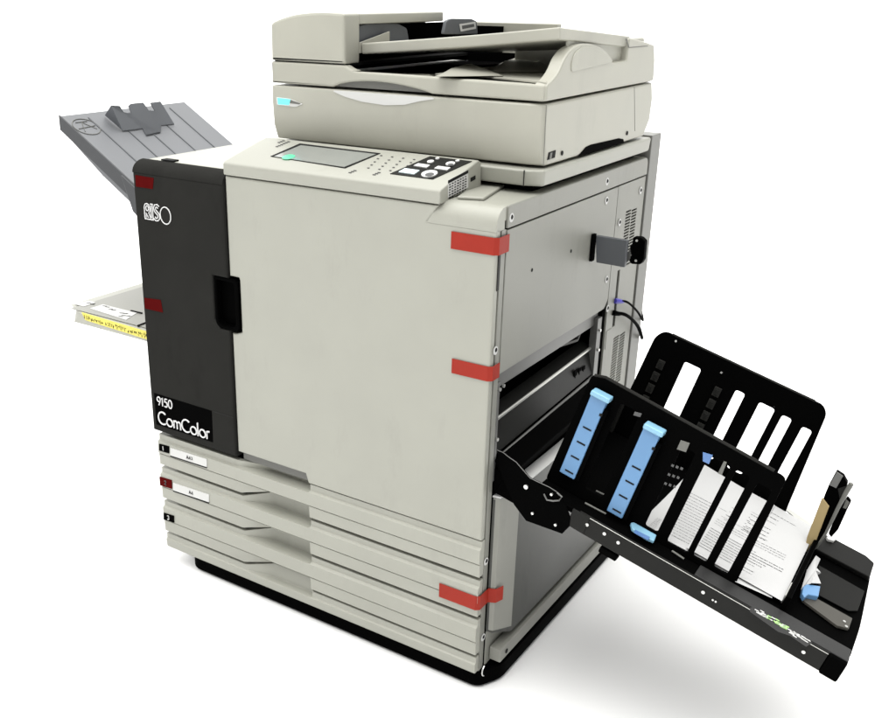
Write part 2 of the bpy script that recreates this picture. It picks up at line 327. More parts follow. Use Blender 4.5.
g = G(); g.tube([S(545, 352, -.04), S(553, 348, -.04), S(577, 340, -.03), S(580, 332, -.03)], .004, 6); part('sensor_arm', g, 'galv', FO)
# closed-down black hood of the opening (the wide black band that slopes to the tray)
g = G(); g.slab([(.004, .045, .485), (.004, .585, .505), (.026, .585, .462), (.026, .045, .440)], (-.006, 0, -.004)); g.slab([(.026, .045, .440), (.026, .585, .462), (.010, .585, .425), (.006, .045, .402)], (-.006, 0, 0)); part('feed_hood', g, 'black', PR, .002)
# lower side cover coloured dark for shade, chamfered front strip coloured as lit
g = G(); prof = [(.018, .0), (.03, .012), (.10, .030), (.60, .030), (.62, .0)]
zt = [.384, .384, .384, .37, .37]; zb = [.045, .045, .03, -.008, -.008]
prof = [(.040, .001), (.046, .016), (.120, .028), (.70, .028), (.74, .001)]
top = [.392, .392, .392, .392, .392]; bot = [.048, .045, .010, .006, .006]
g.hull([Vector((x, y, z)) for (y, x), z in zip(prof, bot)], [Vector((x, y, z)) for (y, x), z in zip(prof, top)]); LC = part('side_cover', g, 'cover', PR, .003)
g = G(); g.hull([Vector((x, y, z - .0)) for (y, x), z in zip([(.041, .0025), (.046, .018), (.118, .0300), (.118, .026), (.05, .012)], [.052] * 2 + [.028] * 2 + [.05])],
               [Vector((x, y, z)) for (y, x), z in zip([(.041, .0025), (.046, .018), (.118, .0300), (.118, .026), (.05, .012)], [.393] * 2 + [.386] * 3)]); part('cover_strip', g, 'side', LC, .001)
g = G(); g.slab([(.0, .042, .3925), (.0, .72, .3925), (.032, .70, .3925), (.032, .118, .3925), (.018, .046, .3925)], (0, 0, .004)); part('cover_top_edge', g, 'white', LC, .001)  # cover's upward face, coloured white for the light it catches
g = G(); g.box(.001, .004, .042, BY - .04, -.046, .046); part('sill_plate', g, 'side', PR, .0008)
g = G(); ra = (.058, .79)
g.box(.0055, .0350, ra[0], ra[1], -.037, -.003); part('side_rail', g, 'side', PR, .002)
g = G(); c = S(506.5, 651, .0355); g.disc(c, (1, 0, 0), .006, .001, 12); part('rail_hole', g, 'ink', PR)
# grey bracket with its black connector, and the post behind
g = G(); a = F(595.5, 235, .49); b = F(627, 240.5, .49); z0 = F(596, 262, .49).z
g.hull([F(596, 262.5, .49), F(624.5, 267.5, .49), F(624.5, 267.5, .49) + Vector((0, .012, 0)), F(596, 262.5, .49) + Vector((0, .012, 0))], [F(595.5, 235.5, .49), F(627.5, 240.5, .49), F(627.5, 240.5, .49) + Vector((0, .012, 0)), F(595.5, 235.5, .49) + Vector((0, .012, 0))]); BR = part('side_bracket', g, 'mgrey', PR, .002)
g = G(); g.box(.002, .008, .472, .4895, z0 + .004, a.z + .004); part('bracket_gap', g, 'black', BR)
pc = [(F(*t, .515).x, F(*t, .515).z) for t in [(629.5, 247), (632, 244), (633, 237), (641, 237.5), (645, 241.5), (643.5, 260), (640.5, 264.5), (631, 264), (628, 259), (631, 256)]]
part('connector', plate(fillet(pc, .004), [], .018, XZ(.515), .002), 'blackg', BR)
g = G(); g.slab([F(*t, .512) for t in [(621, 262), (630, 249), (630, 259), (624, 266)]], (0, .004, 0)); part('bracket_lug', g, 'galv', BR)
for q in ((637, 240.5), (636, 260.5)): g = G(); g.disc(F(*q, .5149), (0, -1, 0), .003, .002, 10); part('screw', g, 'screw', BR)
a = S(645.8, 178); b = S(658.7, 184)
PY0, PY1 = BY + .005, BY + .072
g = G(); g.box(-.055, .004, PY0, PY1, -.05, 1.083); g.box(-.68, -.055, PY0, PY1, .96, 1.083); part('scanner_post', g, 'post', PR, .002)
# ---------------------------------------------------------------- scanner support arm
g = G(); g.hull([Vector(q) for q in [(-.70, .172, 1.046), (-.035, .172, 1.046), (.004, .188, 1.046), (.004, .80, 1.046), (-.70, .80, 1.046)]], [Vector(q) for q in [(-.70, .165, 1.081), (-.03, .165, 1.081), (.008, .180, 1.081), (.008, .80, 1.081), (-.70, .80, 1.081)]])
part('scanner_arm', g, 'cream', PR, .006, 3)
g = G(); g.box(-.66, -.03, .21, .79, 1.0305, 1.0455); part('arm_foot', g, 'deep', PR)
g = G(); g.box(-.031, -.0295, .1640, .166, 1.047, 1.080); part('arm_seam', g, 'ink', PR)
# ---------------------------------------------------------------- scanner body
SX0 = -.703
g = G(); pr = [(.190, 1.0865), (.178, 1.12), (.174, 1.17), (.1745, 1.2105), (.800, 1.2135), (.812, 1.18), (.806, 1.12), (.775, 1.0865)]
g.rings([[Vector((x, y + dy * (1 if y < .5 else -1), z)) for y, z in pr] for x, dy in ((SX0, .004), (SX0 + .006, 0), (-.034, 0), (-.008, .006), (.0, .016))])
SB = part('scanner_body', g, 'scan', PR, .005, 3)
g = G(); c = [(547.5, 160), (549, 152.5), (556, 150), (555, 157.5)]; g.slab([S(*q, .0012) for q in c], (-.001, 0, 0)); part('socket', g, 'ink', SB)
g = G(); g.slab([S(*q, .0016) for q in [(549.5, 159.5), (550.5, 153), (552.5, 152.3), (551.5, 158.9)]], (-.001, 0, 0)); part('socket_key', g, 'grip', SB)
for q in ((562, 153), (627, 133)): g = G(); g.disc(S(*q, .0008), (1, 0, 0), .005, .0012, 14); part('screw_hole', g, 'ink', SB)
g = G(); g.slab([S(*q, .0012) for q in [(577.5, 156.8), (586, 147), (591, 144.6), (619, 138.2), (623.5, 139), (624, 142.5)]], (-.001, 0, 0)); part('side_vent', g, 'black', SB)
for q0, q1 in (((546.5, 105), (543.5, 166)), ((634.5, 87), (635, 131))):
    a, b = S(*q0, .0006), S(*q1, .0006); g = G(); g.slab([a, a + Vector((0, .0012, 0)), b + Vector((0, .0012, 0)), b], (-.001, 0, 0)); part('seam', g, 'grip', SB)
# lamp
a, b = F(276.5, 101, .1735), F(302, 103.5, .1735)
g = G(); q = [(F(*t, .1735).x, F(*t, .1735).z) for t in [(276, 97), (290, 98.5), (303, 104), (296, 107), (277, 105)]]
me = plate(fillet(q, .004), [], .003, XZ(.1722), .001); LW = part('lamp_window', me, 'white', SB)
g = G(); g.slab([F(*t, .1716) for t in [(277.5, 97.8), (290, 99.2), (289, 104.8), (278, 104.0)]], (0, .002, 0)); part('lamp', g, 'led', LW)
g = G(); g.slab([F(*t, .1716) for t in [(290.2, 99.6), (300.5, 103.2), (299, 104.2), (289.6, 103)]], (0, .002, 0)); part('lamp_shade', g, 'grip', LW)
# bright scoop under the lid grip
sc_ = [(F(*t, .174).x, F(*t, .174).z) for t in [(334, 91.5), (345, 96.5), (362, 101.5), (385, 105), (405, 104.6), (420, 101), (434, 99)]]
g = G(); N = len(sc_); ztop = 1.2085
tops = [Vector((x, .1725, ztop - .0)) for x, z in sc_]; bots = [Vector((x, .1725, min(z, ztop - .001))) for x, z in sc_]
for i in range(N - 1): g.slab([tops[i], tops[i + 1], bots[i + 1], bots[i]], (0, .003, 0))
part('grip_scoop', g, 'white', SB)
# ---------------------------------------------------------------- scanner lid and document feeder
LZ = 1.2155
arcp = [(-.524, LZ)] + [(-.524 + (.262) * t, LZ + .0175 * math.sin(math.pi * t ** .85) ** .8) for t in [k / 14 for k in range(1, 14)]] + [(-.262, LZ)]
ol = [(SX0 + .002, LZ)] + arcp + [(-.003, LZ), (-.003, 1.247), (-.455, 1.252), (-.476, 1.256), (-.490, 1.2635), (SX0 + .002, 1.2635)]
LID = part('scanner_lid', plate(fillet(ol, [.002] + [0] * len(arcp) + [.004, .006, .01, .01, .006, .002]), [], .026, XZ(.1765), .004), 'scan', PR)
g = G(); g.box(SX0 + .004, -.004, .2025, .79, LZ, 1.245); part('lid_slab', g, 'scan', LID, .003)
g = G(); g.box(-.535, -.255, .186, .1955, LZ + .001, LZ + .0255); part('grip_recess', g, 'grip', LID)  # grey strip darkens the notch in place of shade
g = G(); g.box(SX0 + .008, -.496, .182, .74, 1.2600, 1.2668); part('feeder_gap', g, 'ink', LID)
# left feeder block (arched top), right face opened as a paper throat
bl = fillet([(SX0 + .002, 1.266), (-.490, 1.266), (-.490, 1.3715), (-.56, 1.3745), (-.63, 1.368), (-.675, 1.357), (SX0 + .002, 1.347)], [.002, .004, .008, .05, .05, .02, .008])
FB = part('feeder_cover', plate(bl, [], .060, XZ(.1765), .006), 'scan', LID)
bt = fillet([(SX0 + .004, 1.266), (-.545, 1.266), (-.545, 1.345), (-.492, 1.349), (-.492, 1.3705), (-.56, 1.3725), (-.63, 1.366), (-.675, 1.355), (SX0 + .004, 1.345)], [.002, .004, .004, .002, .004, .05, .05, .02, .008])
part('feeder_top', plate(bt, [], S(444, 22, -.49).y - .2365, XZ(.2365), .003), 'scan', FB)
g = G(); g.box(-.5445, -.541, .237, .755, 1.247, 1.344); g.box(-.54, -.40, .74, .755, 1.247, 1.335); g.box(-.40, -.03, .74, .755, 1.247, 1.27); part('throat', g, 'black', FB)  # cavity walls coloured black for the shade inside
q = [S(*t, -.50) for t in [(352, 46), (359.5, 25.5), (368, 23.6), (386, 22.8), (399, 23.6), (407, 28), (410, 44)]]
part('document_guide', plate(fillet([(p.y, p.z) for p in q], .006), [], .010, YZ(-.50), .002), 'mgrey', FB)
q = [S(*t, -.44) for t in [(444, 34), (447, 20.5), (452, 18.4), (472, 18.6), (477, 21), (478, 34)]]
g2 = part('document_guide', plate(fillet([(p.y, p.z) for p in q], .005), [], .010, YZ(-.44), .002), 'mgrey', FB)
g = G(); q = [S(*t, -.4385) for t in [(459.5, 24), (475.5, 21.5), (476, 28.5), (461, 31.5)]]; g.slab(q, (-.001, 0, 0), 0); q = [S(*t, -.438) for t in [(462, 25.5), (474, 23.6), (474.5, 26.5), (462.5, 29)]]; g.slab(q, (-.0008, 0, 0), 1); part('guide_label', g, ['white', 'inkl'], g2)
# output well (black stands for its shade), bulging white floor, sloping input tray
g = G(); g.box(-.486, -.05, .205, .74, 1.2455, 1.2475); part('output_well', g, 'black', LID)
q = [(352, 72.5), (395, 74), (430, 76), (446, 73.2), (462, 70.5), (470, 69.6), (495, 67.5), (505, 62.5), (520, 59), (540, 58), (560, 60), (556, 74), (546, 84), (470, 76.5)]
g = G(); base = [T(*t, 1.249) for t in q]; g.slab(base, (0, 0, .004)); part('output_floor', g, 'scan', LID, .0015)
g = G(); fl_, fr_, br_, bl_ = Vector((-.488, .235, F(362, 43, .235).z)), Vector((-.01, .245, 1.354)), Vector((-.004, .62, 1.326)), Vector((-.49, .62, F(362, 43, .235).z - .012))
R = []
for k in range(9):
    t = k / 8; sag = -.002 * math.sin(math.pi * t); a = fl_.lerp(fr_, t) + Vector((0, 0, sag)); b = bl_.lerp(br_, t) + Vector((0, 0, sag))
    th = Vector((0, 0, -.024)); R.append([a, b, b + th, a + th + Vector((0, .004, 0))])
g.rings(R); FT = part('feed_tray', g, 'scan', LID, .004)
g = G(); g.slab([fl_ + Vector((-.001, 0, -.022)), fl_ + Vector((-.001, 0, .001)), fl_ + Vector((-.001, .12, .022)), fl_ + Vector((-.001, .12, -.022))], (-.004, 0, 0)); part('tray_cheek', g, 'scan', FT, .001)
for pts in ([(432, 76.5), (446, 72.5), (460, 67.8), (468, 67.2), (474, 70), (500, 76)], [(488, 72), (500, 64.5), (512, 60.8), (524, 60), (534, 63), (552, 72)]):
    g = G(); v = [T(*t, 1.2545) for t in pts]; g.hull(v, [p + Vector((.01, .004, .009 if 0 < i < 5 else .001)) for i, p in enumerate(v)]); part('output_ridge', g, 'scan', LID, .004, 3)
# right arm of the tray: wall, domed end, rear block
g = G(); g.box(-.54, -.25, .7555, .785, 1.247, 1.3445); part('rear_rim', g, 'scan', LID, .003)
g = G(); g.slab([(-.020, .30, 1.25), (-.020, .62, 1.25), (-.020, .62, 1.316), (-.020, .30, 1.335)], (.006, 0, 0)); part('tray_wall', g, 'scan', LID, .002)
dome = [(.180, 1.216), (.790, 1.218), (.786, 1.262), (.770, 1.3015), (.70, 1.312), (.60, 1.323), (.596, 1.274), (.515, 1.273), (.490, 1.290), (.455, 1.306), (.39, 1.318), (.33, 1.320), (.285, 1.312), (.252, 1.294), (.232, 1.270), (.20, 1.254), (.180, 1.248)]
DM = part('lid_side', plate(fillet(dome, [.004, .004, .02, .006, .02, .006, .004, .006, .01, .02, .03, .03, .02, .02, .02, .01, .006]), [], .030, YZ(.0015), .004), 'scan', LID)
ins = [(.287, 1.266), (.51, 1.276), (.488, 1.288), (.452, 1.302), (.39, 1.312), (.335, 1.314), (.30, 1.304), (.285, 1.288)]
part('dome_inset', plate(fillet(ins, .01), [], .003, YZ(.0035), .001), 'scan', DM)
g = G(); g.box(-.30, -.029, .625, .785, 1.249, 1.318); part('rear_block', g, 'scan', LID, .006)
a, b = S(629, 46, .0035), S(650, 46.5, .0035)
g = G(); g.slab([S(*t, .0022) for t in [(629.5, 47), (648, 45.4), (648, 46.2), (629.5, 47.8)]], (-.001, 0, 0)); g.slab([S(*t, .0022) for t in [(626.6, 38), (629.5, 47), (628.7, 47.6), (625.8, 38.6)]], (-.001, 0, 0)); part('seam', g, 'grip', LID)
# ---------------------------------------------------------------- control panel
CZ0, CZ1, CY1, CX0, CX1 = 1.054, 1.093, .150, -.703, -.128
sl = (CZ1 - CZ0) / CY1; cn = Vector((0, -sl, 1)).normalized()
def K(px, py, lift=0.0): return hit(px, py, cn, cn.dot(Vector((0, -.002, CZ0))) + lift)
g = G(); pr = [(-.003, 1.0245), (-.003, CZ0 - .004), (.002, CZ0 + .0005), (CY1, CZ1), (CY1 + .012, CZ1 - .006), (CY1 + .016, 1.0315), (.034, 1.0315), (.034, 1.0245)]
g.rings([[Vector((x, y, z)) for y, z in pr] for x in (CX0, CX1)]); CPn = part('control_panel', g, 'cream', PR, .004, 3)
def kq(name, pts, mt, lift=.0012, th=.0012, par=None):
    g = G(); g.slab([K(*t, lift) for t in pts], cn * -th); return part(name, g, mt, par or CPn)
SC = kq('touch_screen', [(270.5, 156), (299.8, 143.2), (380.3, 153), (345, 167.8)], 'ink', .0010)
kq('screen_glass', [(274, 156.2), (300.8, 145.0), (376, 153.9), (344, 166.8)], 'lcd', .0018, .0012, SC)
g = G(); c = K(288.5, 156.5, .0026); g.hull([c + Vector((.016 * math.cos(t) , .014 * math.sin(t), sl * .014 * math.sin(t) - .0004)) for t in [k * .524 for k in range(12)]], [c + Vector((.015 * math.cos(t), .013 * math.sin(t), sl * .013 * math.sin(t))) for t in [k * .524 for k in range(12)]]); part('green_reflection', g, 'glow', SC)  # reflection on the glass painted as a glowing green spot
KP = kq('key_field', [(390, 173.4), (430, 156), (472, 161), (432.5, 178.9)], 'dgrey', .0010)
kq('key', [(398.5, 171.5), (405, 168), (419.5, 170), (414, 173.7)], 'keyblue', .003, .002, KP)
for pts in ([(413.5, 165.3), (418, 163), (430, 164.7), (426.5, 167.3)], [(434, 168), (438, 165.7), (450.5, 167.2), (447, 169.8)]): kq('key', pts, 'white', .003, .002, KP)
for px, py, r in ((429.5, 174.4, .017), (450.5, 164.3, .010), (430.6, 162.2, .0075), (437.5, 159, .0045), (457.5, 161.4, .0045)):
    g = G(); g.disc(K(px, py, .001), cn, r, .003, 20); kk = part('key', g, 'white', KP, .0006)
    if r > .009: g = G(); g.disc(K(px, py, .0041), cn, r * .55, .0004, 16); part('key_ring', g, 'inkl', kk)
g = G(); rnd = random.Random(3)
for r in range(5):
    for c in range(4):
        px = 371 + c * 11 + r * 3.2 - 4; py = 168 - r * 3.1 + c * 1.3; a = K(px, py, .0004); g.slab([a, a + Vector((.005, 0, 0)), a + Vector((.005, .003, .003 * sl)), a + Vector((0, .003, .003 * sl))], cn * .0006); part('small_key', g, 'inkl', CPn); g = G()
for px, py in ((350, 171.5), (374, 173.5), (279, 141.5), (284, 142.5), (277, 145.5)):
    a = K(px, py, .0004)
    for k in range(3): b = a + Vector((.002 * k, .006 * k - .006, (.006 * k - .006) * sl)); g.slab([b, b + Vector((.007, 0, 0)), b + Vector((.007, .003, .003 * sl)), b + Vector((0, .003, .003 * sl))], cn * .0006)
    part('panel_print', g, 'inkl', CPn); g = G()
X1 = CX1 + .0008
g = G(); q = [S(*t, X1) for t in [(448.3, 180.5), (468.3, 170), (468.3, 187.5), (448.3, 197.5)]]; g.slab(q, (-.001, 0, 0), 0)
up = Vector((0, 0, 1)); 
q2 = [S(*t, X1 + .0005) for t in [(448.3, 180.5), (468.3, 170), (468.3, 173), (448.3, 183.5)]]; g.slab(q2, (-.0008, 0, 0), 1)
for r in range(6):
    z = q[0].z - .010 - r * .0052
    for k in range(7):
        y = q[0].y + .004 + k * (q[1].y - q[0].y - .006) / 7; w = .004 + .004 * rnd.random(); g.box(X1, X1 + .0005, y, y + w, z + (k * .0012), z + .0022 + k * .0012, 1)
part('instruction_label', g, ['white', 'ink'], CPn)
g = G(); g.slab([S(*t, X1) for t in [(470.8, 177.8), (475.6, 175.3), (475.6, 179.2), (470.8, 181.8)]], (-.001, 0, 0)); part('usb_port', g, 'ink', CPn)
# ---------------------------------------------------------------- red tapes
def tape(x0, y1, z0, z1, yf=-.0012, mt='red', zs=0.0):
    g = G(); t = .0011; R = []
    path = [(x0, yf), (-.004, yf), (.0035, yf + .006), (.0035, y1)]
    for i, (x, y) in enumerate(path):
        nx, ny = [(0, -1), (0, -1), (1, -0.2), (1, 0)][i]; R.append([Vector((x, y, z0)), Vector((x, y, z1)), Vector((x + nx * t, y + ny * t, z1)), Vector((x + nx * t, y + ny * t, z0))])
    g.rings(R); return part('tape', g, mt, PR)
tape(-.100, .046, .940, .975, -.0015); tape(-.088, .034, .677, .709, -.0015); tape(-.098, .0405, .128, .164, -.0045)
g = G(); g.rings([[Vector((x, y, za)), Vector((x, y, zb_)), Vector((x + .0012, y - .001, zb_)), Vector((x + .0012, y - .001, za))] for x, y, za, zb_ in ((.0035, .0400, .128, .164), (.0205, .0450, .130, .166), (.0285, .064, .132, .168))]); part('tape', g, 'red', PR)
for q in ([(135.2, 175), (153.5, 178), (152.5, 189), (135.8, 186.5)], [(144.3, 297.8), (160.5, 300), (162.8, 312.5), (144.9, 308.5)]):
    g = G(); g.slab([F(*t, -.0072) for t in q], (0, .0012, 0)); part('tape', g, 'dred', PR)
# ---------------------------------------------------------------- slate paper tray on the upper left side
tn = Vector((.5, 0, .866)); tc = .2507; tdir = Vector((-.866, 0, .5))
def Q(px, py, lift=0.0): return hit(px, py, tn, tc + lift)
g = G(); ov = [Q(60.5, 115.5), Q(117, 108.5), Q(182, 101), Q(222, 151)]
A = Vector((-1.39, .1, 1.092))
e = [Q(60.5, 115.5), Q(182.5, 101)]; y0, y1 = e[0].y, .585; x0 = e[0].x
def TP(x, y, lift=0.0): return Vector((x, y, (tc + lift - .5 * x) / .866))
g.hull([TP(x0, y0, -.035), TP(x0, y1, -.03), TP(-.99, y1, -.05), TP(-.99, y0, -.06), TP(-1.25, y0, -.055)], [TP(x0, y0), TP(x0, y1), TP(-.99, y1), TP(-.99, y0), TP(-1.25, y0)])
LT = part('upper_left_tray', g, 'tgrey', PR, .003)
g = G(); g.hull([TP(x0 - .001, y0 - .006, -.033), TP(-1.12, y0 - .006, -.040), TP(-1.12, y0 - .0005, -.040), TP(x0 - .001, y0 - .0005, -.033)], [TP(x0 - .001, y0 - .006, .001), TP(-1.12, y0 - .006, .001), TP(-1.12, y0 - .0005, .001), TP(x0 - .001, y0 - .0005, .001)]); part('tray_side_shade', g, 'shadegrey', LT, .001)  # separate darker strip painting the shade on the tray's front side
g = G()
for i, y in enumerate([.19, .27, .34, .42, .50]):
    g.slab([TP(x0 + .02, y, .0005), TP(x0 + .02, y + .004, .0005), TP(-1.0, y + .004, .0005), TP(-1.0, y, .0005)], tn * .0012)
part('tray_ribs', g, 'mgrey', LT)
# raised paper stop
s0 = [Q(115.8, 131), Q(134, 124.5), Q(137, 130.5), Q(159, 129), Q(160, 123), Q(174, 122.5)]
t0 = [Q(104.6, 115.5), Q(110.5, 104)]
fa, fb = Q(122.5, 130.5), Q(174.5, 123.5)
lift = .05
def LQ(px, py, l): return Q(px, py, l + .005)
face = [(122.8, 130.5, 0), (111, 105.3, .05), (119.8, 105.8, .05), (123.5, 112, .03), (131.5, 113.5, .03), (128.5, 105.5, .05), (130.5, 103.6, .05), (143.2, 102.3, .05), (149, 110.5, .03), (155, 110.5, .03), (150.5, 102.5, .05), (160.5, 101.3, .05), (174.2, 123.6, 0), (161.2, 125, 0), (160.5, 131.5, -.0), (146.5, 134.5, -.0), (142.5, 128, 0), (136, 129, 0)]
g = G(); g.slab([LQ(px, py, l) for px, py, l in face], tn * -.004 + Vector((.001, 0, 0))); ST = part('paper_stop', g, 'stopgrey', LT)
g = G(); a, b, c = LQ(122.8, 130.5, 0), LQ(111, 105.3, .05), LQ(104.8, 115.2, 0); g.slab([a, b, c], (0, .003, 0)); part('stop_cheek', g, 'stopgrey', ST)
g = G(); a = Q(86.5, 126.5, .001); 
ring = [a + Vector((-.866 * .036 * math.cos(t), .040 * math.sin(t), .5 * .036 * math.cos(t))) for t in [k * 6.2832 / 28 for k in range(29)]]
g.tube(ring, .0011, 5)
for d0, d1 in (((-.02, -.02), (.02, .0)), ((.02, .0), (-.015, .025)), ((-.005, -.03), (.0, .03)), ((.022, -.02), (.022, .02))):
    g.tube([a + tdir * d0[0] + Vector((0, d0[1], 0)), a + tdir * d1[0] + Vector((0, d1[1], 0))], .0011, 5)
part('engraved_mark', g, 'grip', LT)
g = G(); g.hull([TP(-1.13, y0 - .014, -.062), TP(-1.13, y0 + .02, -.062), TP(-.985, y0 + .02, -.085), TP(-.985, y0 - .014, -.085)], [TP(-1.165, y0 - .014, .001), TP(-1.165, y0 + .02, -.004), TP(-.985, y0 + .02, -.004), TP(-.985, y0 - .014, .001)]); part('tray_arm', g, 'shadegrey', LT, .003)
g = G(); a = T(170, 160.5, BT + .001); g.box(a.x - .02, a.x + .02, a.y - .01, a.y + .01, BT + .0005, BT + .004); part('deck_clip', g, 'ink', PR)
# ---------------------------------------------------------------- lower left tray with the yellow warning label
LTZ = .575; c0 = T(70.5, 304, LTZ); c1 = T(140, 283, LTZ); c2 = T(81, 313.5, LTZ); c3 = T(150, 329, LTZ)
ya = c2.y; LX = c0.x
g = G(); g.hull([Vector((LX + .012, c0.y + .01, LTZ - .02)), Vector((LX + .06, ya, LTZ - .032)), Vector((-.985, ya, LTZ - .032)), Vector((-.985, .5, LTZ - .03)), Vector((LX + .012, .5, LTZ - .02))],
                  [Vector((LX, c0.y, LTZ)), Vector((c2.x, ya, LTZ)), Vector((-.985, ya, LTZ)), Vector((-.985, .5, LTZ)), Vector((LX, .5, LTZ))])
BTY = part('lower_left_tray', g, 'cream', PR, .003)
g = G(); g.box(LX + .04, -.985, ya + .012, .48, LTZ + .0005, LTZ + .0025); part('tray_surface', g, 'side', BTY)
yl = ya - .0012; q = [(81.5, 312.2), (147, 331.5), (147, 339.5), (85, 320)]
v = [F(*t, yl) for t in q]; g = G(); g.slab(v, (0, .001, 0), 0)
for r in range(1):
    n = 34
    for k in range(n):
        if k % 12 == 11: continue
        t = (k + .6) / n; a = v[0].lerp(v[1], t); b = v[3].lerp(v[2], t); c = a.lerp(b, .5)
        for s_ in range(3):
            dx, dz = rnd.uniform(-.0025, .0025), rnd.uniform(-.006, .003); hz = rnd.random() < .5
            w, h = (.0045, .0010) if hz else (.0009, .006); g.box(c.x + dx - w / 2, c.x + dx + w / 2, yl - .0006 - .0002 * s_, yl - .0003, c.z + dz - h / 2, c.z + dz + h / 2, 1)
part('warning_label', g, ['yellow', 'ink'], BTY)
zl = LTZ + .0028
g = G(); g.slab([T(*t, zl) for t in [(90, 308.5), (103, 304.5), (137, 313), (126, 320)]], (0, 0, .0006), 0); g.slab([T(*t, zl) for t in [(74, 304), (88, 301), (96, 302.5), (84, 306.5)]], (0, 0, .0006), 0)
for px, py in ((102, 306), (105, 307), (108, 309), (111, 310), (119, 313), (121, 315.5), (123, 313.5), (126, 316), (118, 316.5), (86, 303), (90, 304)):
    a = T(px, py, zl + .0007); g.slab([a, a + Vector((.012, .004, 0)), a + Vector((.012, .009, 0)), a + Vector((0, .004, 0))], (0, 0, .0004), 1)
part('instruction_label', g, ['white', 'ink'], BTY)
g = G()
for a, b in (((131, 311), (142, 313.5)), ((138, 326), (146, 323))):
    p, q_ = T(*a, zl), T(*b, zl); g.tube([p, q_], .0035, 6)
part('tray_catch', g, 'ink', BTY)
# ================================================================= BLACK STACKING TRAY (on the right side)
TO = Vector((.223, .040, .418)); TE = [Vector((.9632, .0125, -.2687)), Vector((-.0224, .9992, -.0337)), Vector((.2680, .0385, .9626))]
def W(u, v, w): return TO + TE[0] * u + TE[1] * v + TE[2] * w
def loc(px, py, ax, val):
    n = TE['uvw'.index(ax)]; X = hit(px, py, n, n.dot(TO) + val) - TO; return (X.dot(TE[0]), X.dot(TE[1]), X.dot(TE[2]))
UV = lambda px, py, w: W(*loc(px, py, 'w', w))
VV = lambda px, py, v: W(*loc(px, py, 'v', v))
g = G(); ol = fillet([(-.125, 0), (.505, 0), (.536, .030), (.536, .150), (.524, .36), (.515, .437), (-.125, .437)], [.01, .01, .01, .03, .03, .03, .01])
me = plate(ol, [], .012, lambda a, b, t: W(a, b, -.014 + t), .002); TR = part('side_stacking_tray', me, 'black', PR)
g = G(); g.box(-.02, .500, -.004, -.0005, -.042, .003, 0, W); g.box(-.02, .500, -.0055, -.0042, -.0005, .0010, 1, W); part('front_rail', g, ['dgrey', 'metal'], TR, .0008)
g = G(); g.box(-.03, .535, .0005, .030, -.046, -.0145, 0, W); g.box(.501, .5355, -.0045, .028, -.047, .001, 0, W); part('rail_core', g, 'black', TR, .004)
for u, w in ((.004, -.016), (.043, -.014), (.075, -.016), (.26, -.018), (.282, -.022), (.288, -.022), (.463, -.022)):
    g = G(); g.disc(W(u, -.0045, w), -TE[1], .0036 if u not in (.282, .288) else .002, .002, 10); part('screw', g, 'screw', TR)
g = G(); g.box(-.035, .004, -.0065, -.0045, -.040, .002, 0, W); part('rail_bracket', g, 'dgrey', TR, .001)
g = G(); g.box(.045, .085, -.003, .02, -.062, -.048, 0, W); part('cable_clip', g, 'black', TR, .003)
# raised ribs / channels of the tray floor
g = G()
g.hull([UV(*t, .002) - TE[2] * .003 for t in [(786, 515), (820, 534), (836, 541.5), (866, 557), (874, 564.5), (869.5, 581), (818, 553), (780, 531)]], [UV(*t, .012) for t in [(786, 513), (820, 532), (836, 539.5), (866, 555.5), (874.5, 563), (869.5, 577), (818, 550), (780, 528)]]); part('rear_ledge', g, 'pan', TR, .003)
g = G(); g.slab([UV(*t, .001) for t in [(818, 566), (864, 592), (857, 612), (848, 612), (818, 596)]], TE[2] * .003); part('floor_pan', g, 'pan', TR, .002)
g = G(); g.slab([UV(*t, .001) for t in [(801, 602), (809, 597), (851, 620.5), (847.5, 631), (836, 628)]], TE[2] * .006); part('metal_strip', g, 'strip', TR, .001)
for px, py in ((844, 622), (846, 627)): g = G(); g.disc(UV(px, py, .0062), TE[2], .003, .002, 10); part('screw', g, 'screw', TR)
g = G(); g.box(.23, .533, .003, .047, -.0015, .003, 0, W); part('front_ledge', g, 'ledge', TR, .0015)
# green and white label on the front ledge
q = [(750, 608), (757, 606), (789, 620), (795, 631), (812, 643), (806, 647), (790, 636), (778, 632), (750, 612)]
g = G(); g.slab([UV(*t, .0034) for t in q], TE[2] * .0004, 0)
for k in range(60):
    t = rnd.random(); c = Vector((752 + 54 * t, 609 + 34 * t)) + Vector((rnd.uniform(-2, 3), rnd.uniform(-3, 1)))
    a = UV(c.x, c.y, .0039); g.slab([a, a + TE[0] * .008, a + TE[0] * .008 + TE[1] * .003, a + TE[1] * .003], TE[2] * .0004, (1 if rnd.random() < .6 else 2) if .12 < t < .62 else 2)
part('tray_label', g, ['ledge', 'green', 'white'], TR)
# fences
VF, VB, FT_ = .048, .405, .006
SL = [(-.042, 0.0, .028, .236), (.100, .128, .018, .214), (.152, .196, .010, .222), (.208, .236, .012, .222), (.252, .281, .012, .218)]
def fence(v, front):
    if front:
        ol = fillet([(-.125, -.002), (.303, -.002), (.293, .254), (-.098, .272), (-.118, .262)], [.01, 0, .012, .02, .01])
        hs = [fillet(rect(a, b, c, d), .006) for a, b, c, d in SL]
    else:
        ol = fillet([(-.112, -.002), (.318, -.002), (.294, .268), (.280, .284), (-.088, .284), (-.104, .262)], [.01, .004, .014, .014, .018, .014])
        hs = [fillet(rect(*t), .007) for t in [(-.020, .020, .08, .238), (.106, .128, .05, .230), (.162, .198, .05, .228), (.216, .238, .05, .224), (.263, .285, .05, .220)]]
    me = plate(ol, hs, FT_, lambda a, b, t: W(a, v + t, b), .0018)
    return part('side_fence', me, 'black', TR)
FF = fence(VF, True); BF = fence(VB, False)
